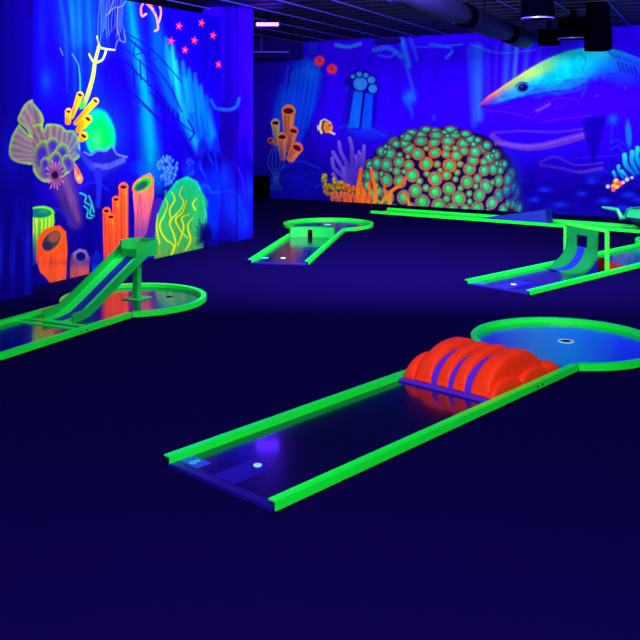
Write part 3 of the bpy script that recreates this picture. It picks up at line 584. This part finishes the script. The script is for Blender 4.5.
# pillar ----------------------------------------------------------------------
PC = Vector((-1.135, 12.10)); pu = Vector((math.cos(R(66)), math.sin(R(66)))); pv = Vector((-pu.y, pu.x))
def pillar_face(a, b_, nm, par=None):
    p = Panel(a, b_, 0, 3.30, .012); U, V = p.U, p.V
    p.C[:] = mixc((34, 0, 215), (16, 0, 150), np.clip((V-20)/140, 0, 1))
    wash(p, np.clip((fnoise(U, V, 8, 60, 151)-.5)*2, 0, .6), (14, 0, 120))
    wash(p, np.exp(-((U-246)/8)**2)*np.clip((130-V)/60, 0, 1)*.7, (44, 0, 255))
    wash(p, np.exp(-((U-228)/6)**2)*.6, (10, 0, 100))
    p.stroke([(211, 100), (218, 108), (228, 110), (236, 107), (239, 99)], 3.4, (16, 96, 240), a=.85, soft=2); p.poly([(214, 112), (240, 110), (236, 150), (222, 150)], (12, 0, 110), soft=5, a=.6)
    p.poly([(244, 60), (250, 110), (248, 150), (254, 165), (258, 150), (258, 40)], (40, 10, 235), soft=4, a=.5)
    p.poly([(234, 156), (242, 136), (250, 140), (256, 152), (256, 118), (248, 100), (240, 124)], (40, 0, 190), soft=2, a=.7)
    for x, y, rx, ry in [(232, 206, 12, 22), (244, 222, 9, 18), (224, 178, 8, 16), (250, 190, 6, 16)]: p.glow(x, y, rx, ry, (6, 48, 228), .7)
    p.stroke([(221, 192), (230, 191), (238, 196), (243, 210), (247, 224)], 2.2, (16, 70, 235), a=.35, soft=3); p.stroke([(236, 164), (242, 178), (245, 200)], 1.4, (60, 20, 200), a=.6)
    o = p.build(nm, thick=.02, parent=par); return o
A = PC+pv*.55; B = PC+pu*.47
b = NB(); q = [PC+pu*.02+pv*.02, PC+pu*.47+pv*.02, PC+pu*.47+pv*.55, PC+pu*.02+pv*.55]
prism(b, [(x.x, x.y) for x in q], 0, 3.3); pil = tag(obj('trim_3', b, M['soffit']), kind='structure')
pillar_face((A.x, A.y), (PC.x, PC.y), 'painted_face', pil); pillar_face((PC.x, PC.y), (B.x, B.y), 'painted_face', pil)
pil['label'] = 'square pillar at the end of the left mural'
# dark beam over the right of the hall
b = NB(); p0 = Vector((2.95, 14.6)); ur_box(b, p0, 1.55, .25, 3.02, 3.34, d=v); tag(obj('trim_6', b, M['ceiling']), kind='structure')
# dark soffit over the left end of the back wall and blue strip beside it
d = (Vector(BACK_B)-Vector(BACK_A)).normalized(); n = Vector((-d.y, d.x))*-1
def on_back(uu):                                                   # plan point of the back wall under camera image column uu
    a = Vector(BACK_A); k = (uu-320)/F; t_ = (k*a.y-a.x)/(d.x-k*d.y); return a+d*t_
def wallbox(b, u0, u1, z0, z1, depth):
    p, q = on_back(u0), on_back(u1); prism(b, [(p.x, p.y), (q.x, q.y), (q.x+n.x*depth, q.y+n.y*depth), (p.x+n.x*depth, p.y+n.y*depth)], z0, z1)
b = NB(); wallbox(b, 225, 303, 2.86, 3.33, 1.0); tag(obj('trim_4', b, M['soffit']), kind='structure')
b = NB(); wallbox(b, 380, 401, 3.10, 3.19, .25); tag(obj('trim_5', b, M['soffit']), kind='structure')

# ============================================================ MINIGOLF LANES
UPROF = lambda w_, z0, z1, t_=.006: [(-w_/2, z0), (-w_/2, z1), (w_/2, z1), (w_/2, z0), (w_/2-t_, z0), (w_/2-t_, z1-t_), (-w_/2+t_, z1-t_), (-w_/2+t_, z0)]
def LPROF(side, w_=.048, z0=.016, z1=.06, t_=.007):                # web towards side, flange away from it
    s_ = side; return [(s_*w_/2, z0), (s_*w_/2, z1), (-s_*w_/2, z1), (-s_*w_/2, z1-t_), (s_*(w_/2-t_), z1-t_), (s_*(w_/2-t_), z0)]
def lane(label, fl, th, W, Lc, Rc, group, bolts=(), circle=True, Lend=None):
    """local frame: x along the lane, y to its left, origin at the middle of the start edge"""
    d_ = Vector((math.cos(th), math.sin(th))); r_ = Vector((math.sin(th), -math.cos(th))); o = Vector(fl)+r_*(W/2)
    t = thing('minigolf_lane', label, 'minigolf lane', (o.x, o.y, 0), th, group)
    L = Lc-math.sqrt(Rc*Rc-W*W/4) if circle else Lend
    h = W/2; i_ = .045
    b = NB(); bx(b, .05, L, -h+.004, h-.004, .004, .025); obj('lane_board', b, M['board'], t)
    b = NB(); bx(b, 0, .05, -h+.03, h-.03, .002, .026, .004); obj('start_strip', b, M['lip'], t)
    if circle:
        a0 = math.asin(h/Rc); N = 72
        arc = [(Lc-Rc*math.cos(a0+(2*math.pi-2*a0)*k/N), Rc*math.sin(a0+(2*math.pi-2*a0)*k/N)) for k in range(N+1)]
        b = NB(); prism(b, [(Lc+(x-Lc)*.994, y*.994) for x, y in arc], .004, .025); obj('circle_board', b, M['board_reflect' if W > .785 and W < .795 else 'board'], t)
        # left and right rails run on until they meet the ring
        b = NB(); sweep(b, [(x, y) for x, y in [(Lc+(x-Lc)*(1-.024/Rc), y*(1-.024/Rc)) for x, y in arc]], UPROF(.048, .016, .06)); obj('curved_rail', b, M['rail'], t)
    b = NB(); sweep(b, [(0, h-.024), (L-.01, h-.024)], LPROF(-1)); lr = obj('rail', b, M['rail'], t)
    b = NB(); sweep(b, [(0, -h+.024), (L-.01, -h+.024)], LPROF(-1)); rr = obj('rail', b, M['rail'], t)
    for x in bolts:
        b = NB(); 
        cyl(b, (x, -h-.001, .037), (x, -h-.006, .037), .006, seg=8); obj('bolt', b, M['black'], rr)
    if circle:
        for x in (.35, L*.6):
            b = NB(); cyl(b, (x, h-.07, 0), (x, h-.07, .004), .03, seg=12); obj('foot_pad', b, M['black'], t)
            b = NB(); cyl(b, (x, -h+.07, 0), (x, -h+.07, .004), .03, seg=12); obj('foot_pad', b, M['black'], t)
    return t, L
def disc(b, x, y, r_, z, h_=.0015, seg=28): cyl(b, (x, y, z), (x, y, z+h_), r_, seg=seg)
def ring(b, x, y, r0, r1, z, h_=.002, seg=36):
    lathe(b, [(r0, 0), (r0, h_), (r1, h_), (r1, 0), (r0, 0)], seg, (x, y, z))
def hole(t, x, y, r_=.055, rim=True):
    if rim: b = NB(); ring(b, x, y, r_*.66, r_, .0252, .003); obj('hole_ring', b, M['white'], t)
    b = NB(); disc(b, x, y, r_*.655, .0252, .001); obj('hole', b, M['black'], t)
G = 'minigolf lanes with neon green rails'

# 1. lane in the foreground
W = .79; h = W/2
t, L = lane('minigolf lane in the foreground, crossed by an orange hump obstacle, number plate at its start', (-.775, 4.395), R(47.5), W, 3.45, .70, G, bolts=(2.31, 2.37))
hole(t, 3.50, h-.377, .062)
b = NB(); bx(b, .052, .31, h-.463, h-.31, .0252, .0268); obj('tee_mat', b, M['mat_blue'], t)
b = NB(); ring(b, .276, h-.383, .006, .021, .0270, .003); o = obj('tee_marker', b, M['white'], t); tag(o, 'white tee dot with dark centre')
b = NB(); disc(b, .276, h-.383, .0055, .0270, .0012, 12); obj('tee_hole', b, M['black'], o)
b = NB(); bx(b, .053, .142, h-.192, h-.052, .0252, .0275, .0008); pl = obj('number_plate', b, M['tag'], t)
b = NB(); ring(b, .083, h-.122, .009, .018, .0276, .001, 24); ring(b, .113, h-.122, .007, .0145, .0276, .001, 24); obj('number_eight', b, M['glyph'], pl)

# orange humps
ob = thing('hump_obstacle', 'orange-red obstacle of parallel humped ridges with violet grooves on the foreground lane', 'minigolf obstacle', (t.location.x, t.location.y, .0255), R(47.5))
ob.location = t.location + Vector((math.cos(R(47.5))*1.84, math.sin(R(47.5))*1.84, .0255))
b = NB(); bx(b, 0, .90, -h+.052, h-.052, 0, .016, .003); obj('base_plate', b, M['purple'], ob)
def arch(x, c, r_, hh, p=2): return hh*max(0, 1-abs((x-c)/r_)**p)**.5
def ridge(name, m, y0, y1, x0, x1, hf, sq=5.0, skew=0):
    b = NB(); nx, nyy = 56, 12; g = []
    for i in range(nx+1):
        a_ = math.pi*i/nx; x = (x0+x1)/2-(x1-x0)/2*math.cos(a_); row = []
        for j in range(nyy+1):
            q = -math.cos(math.pi*j/nyy); row.append(b.verts.new((x, y0+(y1-y0)*(q+1)/2, .0162+hf(x)*max(0, 1-abs(q)**sq)**(1/sq))))
        g.append(row)
    for i in range(nx):
        for j in range(nyy): b.faces.new((g[i][j], g[i+1][j], g[i+1][j+1], g[i][j+1]))
    bmesh.ops.remove_doubles(b, verts=b.verts, dist=.00005)
    return obj(name, b, m, ob, smooth=True)
big = lambda x: max(arch(x, .39, .335, .205, 2.2), 0)
ridge('groove_floor', M['purple'], -.27, .235, .055, .725, lambda x: .80*big(x), 14)
for y0, y1, k in [(.245, .125, 1.0), (.085, -.005, .97), (-.035, -.125, .99), (-.165, -.297, 1.0)]:
    ridge('hump_ridge', M['orange'], y1, y0, .045, .735, lambda x, k=k: k*big(x)+.004)
ridge('side_hump', M['orange'], .255, .340, .045, .44, lambda x: arch(x, .2425, .1975, .13), 3)
ridge('side_hump', M['orange'], -.338, -.285, .045, .40, lambda x: arch(x, .2225, .1775, .085), 3)
ridge('side_hump', M['orange'], -.338, -.285, .38, .74, lambda x: arch(x, .56, .18, .085), 3)
ridge('rear_hump', M['orange'], -.335, .20, .66, .885, lambda x: arch(x, .7725, .1125, .072), 8)

# 2. lane in the middle of the hall
W2 = .72; h2 = W2/2
t2, L2 = lane('small far minigolf lane in the middle, green barrier block with a dark slot', (-.836, 10.306), R(80.1), W2, 3.55, .70, G)
hole(t2, 3.62, .02); 
b = NB(); disc(b, .36, h2-.336, .03, .0252, .003); obj('tee_marker', b, M['white'], t2)
b = NB(); bx(b, .30, .37, h2-.16, h2-.07, .0252, .027); obj('number_plate', b, M['glyph'], t2)
bo = thing('barrier_block', 'low green barrier with rounded corners and black slot on the middle lane', 'minigolf obstacle', t2.location+Vector((math.cos(R(80.1))*2.2, math.sin(R(80.1))*2.2, .0255)), R(80.1))
b = NB(); pts = []
w3 = h2-.055; yy = [w3-2*w3*k/12 for k in range(13)]; front = [(-.0-.07*(y/w3)**2, y) for y in yy]; rear = [(.14-.07*(y/w3)**2, y) for y in yy[::-1]]
prism(b, front+rear, 0, .135); bmesh.ops.bevel(b, geom=[e for e in b.edges if abs(e.verts[0].co.z-e.verts[1].co.z) < .01 and e.verts[0].co.z > .1 and e.is_boundary is False and any(abs(f.normal.z) < .5 for f in e.link_faces)], offset=.012, segments=2, affect='EDGES')
obj('block', b, M['green'], bo)
b = NB(); bx(b, -.026, .02, .004, .062, .001, .10, .004); obj('slot', b, M['black'], bo)

# 3. lane on the right
th3 = R(43.5); W4 = .78; h4 = W4/2
t3, L3 = lane('right-hand minigolf lane with a curved green slide between two posts', (1.478, 9.035), th3, W4, 4.35, .68, G, bolts=(2.62, 2.68))
b = NB(); disc(b, .29, 0, .03, .0252, .003); obj('tee_marker', b, M['white'], t3)
b = NB(); bx(b, .05, .50, -.10, .10, .0252, .0268); obj('tee_mat', b, M['mat_blue'], t3)
b = NB(); bx(b, .05, .13, h4-.19, h4-.06, .0252, .0275); obj('number_plate', b, M['tag'], t3)
hole(t3, 4.4, 0)
cs, sn = math.cos(th3), math.sin(th3)
def on3(x, y, z=0): return Vector((t3.location.x+cs*x-sn*y, t3.location.y+sn*x+cs*y, z))
sl = thing('curved_slide', 'curved green slide with a square window, hung between two posts over the right lane', 'minigolf obstacle', on3(1.68, -.01, .0255), th3-R(24))
for s_ in (1, -1):
    b = NB(); bx(b, -.02, .02, s_*.375-.015, s_*.375+.015, .036, .475, .003); obj('post', b, M['post'], sl)
b = NB(); bx(b, -.018, .018, -.36, .36, .445, .475, .003); obj('crossbar', b, M['post'], sl)
def slide_sheet(y0, y1, off=0, th_=.014, win=None):
    b = NB(); N = 22; prof = []
    for k in range(N+1):
        a = k/N*R(83); rr = .27
        prof.append((-.055-rr+rr*math.sin(a)+off*-math.sin(a)*1, .004+rr*(1-math.cos(a))+off*math.cos(a)))
    xl, zl = prof[-1]
    for k in range(1, 9): prof.append((xl+.001*k, zl+(.448-zl)*k/8))
    prof = [(-.42, .004+off)]+prof
    rows = []
    for i, (x, z) in enumerate(prof):
        j = min(max(i, 1), len(prof)-2); dx = prof[j+1][0]-prof[j-1][0]; dz = prof[j+1][1]-prof[j-1][1]; l = math.hypot(dx, dz); nx, nz = dz/l*th_, -dx/l*th_
        flare = 1+.10*max(0, 1-z/.25)
        rows.append([(x, y0*flare, z), (x, y1*flare, z), (x+nx, y1*flare, z+nz), (x+nx, y0*flare, z+nz)])
    vs = [[b.verts.new(p) for p in r_] for r_ in rows]
    for A_, B_ in zip(vs, vs[1:]):
        for k in range(4): b.faces.new((A_[k], A_[(k+1) % 4], B_[(k+1) % 4], B_[k]))
    b.faces.new(vs[0][::-1]); b.faces.new(vs[-1]); return b, prof
def merge_sheet(strips):
    b = NB()
    for args in strips:
        s_, _ = slide_sheet(*args[:2]); zlo, zhi = args[2:]
        dele = [v_ for v_ in s_.verts if not (zlo-.002 <= v_.co.z <= zhi+.03)]
        me = bpy.data.meshes.new('tmp')
        if zlo > 0 or zhi < .46:
            bmesh.ops.delete(s_, geom=dele, context='VERTS')
            ed = [e for e in s_.edges if e.is_boundary]; bmesh.ops.holes_fill(s_, edges=ed, sides=4)
        s_.to_mesh(me); s_.free(); b.from_mesh(me); bpy.data.meshes.remove(me)
    return b
wl = .10
b = merge_sheet([(wl, .262, 0, .5), (-.262, -wl, 0, .5), (-wl, wl, .355, .5), (-wl, wl, 0, .22)]); obj('slide_sheet', b, M['green_dark'], sl)
b = merge_sheet([(-.062, .066, 0, .22)]); 
for v_ in b.verts: v_.co.x -= .003; v_.co.z += .003
obj('ball_track', b, M['blue'], sl)
for s_ in (1, -1):
    b, prof = slide_sheet(s_*.262-.006, s_*.262+.006, off=.012, th_=.03); obj('side_lip', b, M['green_dark'], sl)
rw = thing('ramp_wedge', 'small red wedge ramp behind the curved slide', 'minigolf obstacle', on3(1.78, -.16, .0255), th3-R(24))
b = NB(); extr_xz(b, [(0, 0), (.24, 0), (0, .12)], -.08, .09); obj('wedge', b, M['red'], rw)
b = NB(); bx(b, .26, .30, -.06, .04, 0, .03, .006); obj('stop_bar', b, M['red'], rw)

# 4. lane on the left
th5 = R(63.8); W5 = .80; h5 = W5/2
t5, L5 = lane('left minigolf lane below the painted sponges, with a long climbing chute', (-3.614, 5.262), th5, W5, 3.47, .665, G, bolts=(2.30, 2.36))
c5, s5 = math.cos(th5), math.sin(th5)
def on5(x, y, z=0): return Vector((t5.location.x+c5*x-s5*y, t5.location.y+s5*x+c5*y, z))
hole(t5, 3.74, -.2, .05, False)
b = NB()
for x in (2.36, 2.47): bx(b, x, x+.018, -h5+.05, h5-.05, .0252, .036)
obj('cross_strip', b, M['green_bright'], t5)
ch = thing('ramp_chute', 'long bright green chute with blue stripe rising to a raised cup, left lane', 'minigolf obstacle', on5(2.49, 0.02, .0255), th5)
L_, Zt = 1.03, .43
def chute(b, y0, y1, z0, z1):                                       # bar along the slope, z measured from the chute floor
    pts = [(0, 0), (.10, .004), (.19, .018), (.28, .055), (L_, Zt)]
    pr = [(x, z+z0) for x, z in pts]+[(x, z+z1) for x, z in pts[::-1]]; extr_xz(b, pr, y0, y1)
b = NB(); chute(b, -.15, .15, 0.002, .016); obj('chute_floor', b, M['green_bright'], ch)
b = NB(); chute(b, -.045, .045, .0162, .019); obj('ball_track', b, M['blue'], ch)
for s_ in (1, -1):
    b = NB(); chute(b, s_*.158-.008, s_*.158+.008, .002, .085); obj('side_wall', b, M['green'], ch)
b = NB(); bx(b, 1.02, 1.08, -.03, .03, .01, .41, .004); o = obj('support_post', b, M['green'], ch)
b = NB(); bx(b,   .95, 1.15, -.10, .10, 0, .01, .003); obj('foot_plate', b, M['green'], o)
b = NB(); hw, hl = .16, .14; oc = [(-hl, -hw*.55), (-hl*.5, -hw), (hl*.6, -hw), (hl, -hw*.5), (hl, hw*.5), (hl*.6, hw), (-hl*.5, hw), (-hl, hw*.55)]
oc = [(1.07+x, y) for x, y in oc]; prism(b, oc, .41, .425); cup = obj('cup_floor', b, M['green'], ch)
b = NB(); n_ = len(oc); cx_ = (1.07, 0)
for k in range(n_):                                               # walls all round except the side the chute enters
    p, q = Vector(oc[k]), Vector(oc[(k+1) % n_]); ip = p+(Vector(cx_)-p)*.07; iq = q+(Vector(cx_)-q)*.07
    vs = [b.verts.new((*w_, z)) for z in (.425, .545 if k < n_-1 else .48) for w_ in (p, q, iq, ip)]
    for f in ((0,1,2,3), (7,6,5,4), (0,4,5,1), (1,5,6,2), (2,6,7,3), (3,7,4,0)): b.faces.new([vs[i] for i in f])
bmesh.ops.remove_doubles(b, verts=b.verts, dist=.0005); obj('cup_wall', b, M['green'], ch)

# 5. far lane along the back wall
th6 = R(-34.3); W6 = .62; h6 = W6/2
t6, L6 = lane('far minigolf lane running beside the back wall below the brain coral', (1.235, 15.98), th6, W6, 6.35, .66, G, bolts=(2.85, 2.92))
c6, s6 = math.cos(th6), math.sin(th6)
def on6(x, y, z=0): return Vector((t6.location.x+c6*x-s6*y, t6.location.y+s6*x+c6*y, z))
wd = thing('jump_wedge', 'plain cobalt blue wedge jump ramp on the far lane', 'minigolf obstacle', on6(1.95, 0, .0255), th6)
b = NB(); extr_xz(b, [(0, 0), (1.20, 0), (1.18, .235), (0, .008)], -h6+.06, .02); obj('wedge', b, M['blue'], wd)
bk = thing('catch_bowl', 'raised mint green catching bowl with dark net, cut by the right edge', 'minigolf obstacle', on6(4.62, .0, .0255), th6)
b = NB(); prof = [(.05, .03), (.18, .06), (.29, .14), (.335, .21), (.32, .212), (.27, .155), (.17, .08), (.04, .05)]
lathe(b, prof+[prof[0]], 36); obj('net', b, M['teal'], bk, smooth=True)
b = NB(); lathe(b, [(.325, .20), (.365, .205), (.33, .30), (.27, .325), (.25, .318), (.31, .29), (.325, .20)], 8); obj('rim', b, M['mint'], bk)
b = NB(); cyl(b, (0, 0, 0), (0, 0, .05), .05); obj('pedestal', b, M['mint'], bk)
b = NB(); tube(b, [(-.33, 0, .18), (-.40, 0, .16), (-.46, 0, .28), (-.60, .02, .29), (-.70, .03, .30)], [.04, .045, .03, .025, .012]); obj('guide_arm', b, M['mint'], bk)

# ============================================================ CEILING FITTINGS AND SMALL THINGS
def at(u_, v_, z): Y = F*(z-CAM_H)/(HZ-v_); return Vector(((u_-320)/F*Y, Y, z))
# ultraviolet LED bar beyond the pillar
p = at(267.5, 24.3, 3.03)
lb = thing('led_bar', 'glowing white-violet bar of ultraviolet lamps beside the pillar', 'lamp', p)
b = NB(); bx(b, -.165, .165, .0, .06, -.045, .045, .006); obj('housing', b, M['blackgloss'], lb)
for k in range(7):
    b = NB(); cyl(b, (-.135+k*.045, -.012, 0), (-.135+k*.045, 0, 0), .026, seg=16); obj('lamp_lens', b, M['led'], lb)
b = NB(); bx(b, -.012, .012, .02, .04, .045, .31); obj('bracket', b, M['blackgloss'], lb)
# pipes on the soffit beside it
ct = thing('cable_tray', 'thin cable tray under the dark soffit behind the lamp bar', 'cable tray', at(262, 52, 2.72))
for k in range(3):
    b = NB(); cyl(b, (-.15, k*.12, 0), (.42, k*.12-.15, -.01), .011, seg=8); obj('tube', b, M['gridrail'], ct)
b = NB(); bx(b, -.02, .0, -.02, .26, .01, .62); obj('hanger', b, M['soffit'], ct)
# big duct
dstart, dend = at(392, -14, 2.94), at(528, 41, 2.94)
du = thing('air_duct', 'large dark round air duct under the ceiling, in three bulging lengths', 'air duct', dstart)
D = dend-dstart; ln = D.length; dd = D.normalized()
for a0, a1 in ((0, .40), (.41, .77), (.78, 1.0)):
    pts = [dd*(ln*(a0+(a1-a0)*k/10)) for k in range(11)]; rr = [.10+.055*math.sin(math.pi*min(1, .12+k/10*.9))**.6 for k in range(11)]
    b = NB(); tube(b, pts, rr, 28); obj('duct_length', b, M['duct'], du, smooth=True)
for a0 in (.405, .775):
    b = NB(); cyl(b, dd*(ln*(a0-.008)), dd*(ln*(a0+.008)), .15, seg=28); obj('collar', b, M['blackgloss'], du)
for a0 in (.2, .55, .93):
    p = dd*(ln*a0); b = NB(); bx(b, p.x-.008, p.x+.008, p.y-.008, p.y+.008, p.z+.10, p.z+.30); obj('hanger', b, M['blackgloss'], du)
# two round high-bay lamps (unlit), black with shiny rim
def highbay(u_, v_, z, r_, label):
    p = at(u_, v_, z); t_ = thing('round_pendant_lamp', label, 'lamp', p)
    b = NB(); lathe(b, [(r_*.97, .0), (r_, .01), (r_, .06), (r_*.97, .16), (r_*.97, .3), (.05, .31)], 36)
    obj('lamp_housing', b, M['blackgloss'], t_, smooth=False)
    b = NB(); lathe(b, [(r_*.93, -.004), (r_*1.01, -.004), (r_*1.01, .012), (r_*.93, .012), (r_*.93, -.004)], 36); obj('rim', b, M['gridrail'], t_)
    b = NB(); disc(b, 0, 0, r_*.93, .002, .004, 36); obj('lamp_glass', b, M['black'], t_)
    b = NB(); cyl(b, (0, 0, .30), (0, 0, 3.34-z), .05, seg=12); obj('stem', b, M['blackgloss'], t_)
highbay(537.5, 19, 2.85, .19, 'round black pendant lamp with shiny rim, the nearer one beside the duct')
highbay(573, 39, 2.83, .215, 'round black pendant lamp with shiny rim, above the shark\'s back')
# black projector box and speaker box
p = at(598, 40, 2.74)
pj = thing('projector', 'black box projector hanging in front of the shark mural', 'projector', p)
b = NB(); bx(b, -.145, .145, -.16, .16, -.145, .145, .02); obj('body', b, M['blackgloss'], pj)
b = NB(); bx(b, -.11, .13, -.14, .14, .145, .23, .01); obj('top_plate', b, M['blackgloss'], pj)
b = NB(); cyl(b, (-.04, -.158, -.05), (-.04, -.175, -.05), .05, seg=20); obj('lens', b, M['black'], pj)
b = NB(); bx(b, -.13, .13, -.10, .10, .23, .60); obj('ceiling_mount', b, M['blackgloss'], pj)
p = at(549, 37, 2.93)
sp = thing('loudspeaker', 'black box loudspeaker hung between the duct and the lamps', 'loudspeaker', p)
b = NB(); bx(b, -.15, .15, -.12, .12, -.13, .11, .015); obj('cabinet', b, M['black'], sp)
b = NB(); bx(b, -.16, .16, -.13, .13, .11, .125, .004); obj('top_edge', b, M['duct'], sp)
b = NB(); bx(b, -.03, .03, -.03, .03, .125, .46); obj('ceiling_mount', b, M['blackgloss'], sp)
# dark crate at the foot of the back wall
p = gp(263, 197.8)
bxo = thing('storage_crate', 'plain black crate on the floor against the back wall, right of the pillar', 'crate', (p[0], p[1], 0), R(-30.4))
b = NB(); bx(b, -.20, .20, -.34, -.03, .0, .44, .01); obj('box', b, M['black'], bxo)
b = NB(); bx(b, -.205, .205, -.345, -.025, .44, .465, .005); obj('lid', b, M['blackgloss'], bxo)
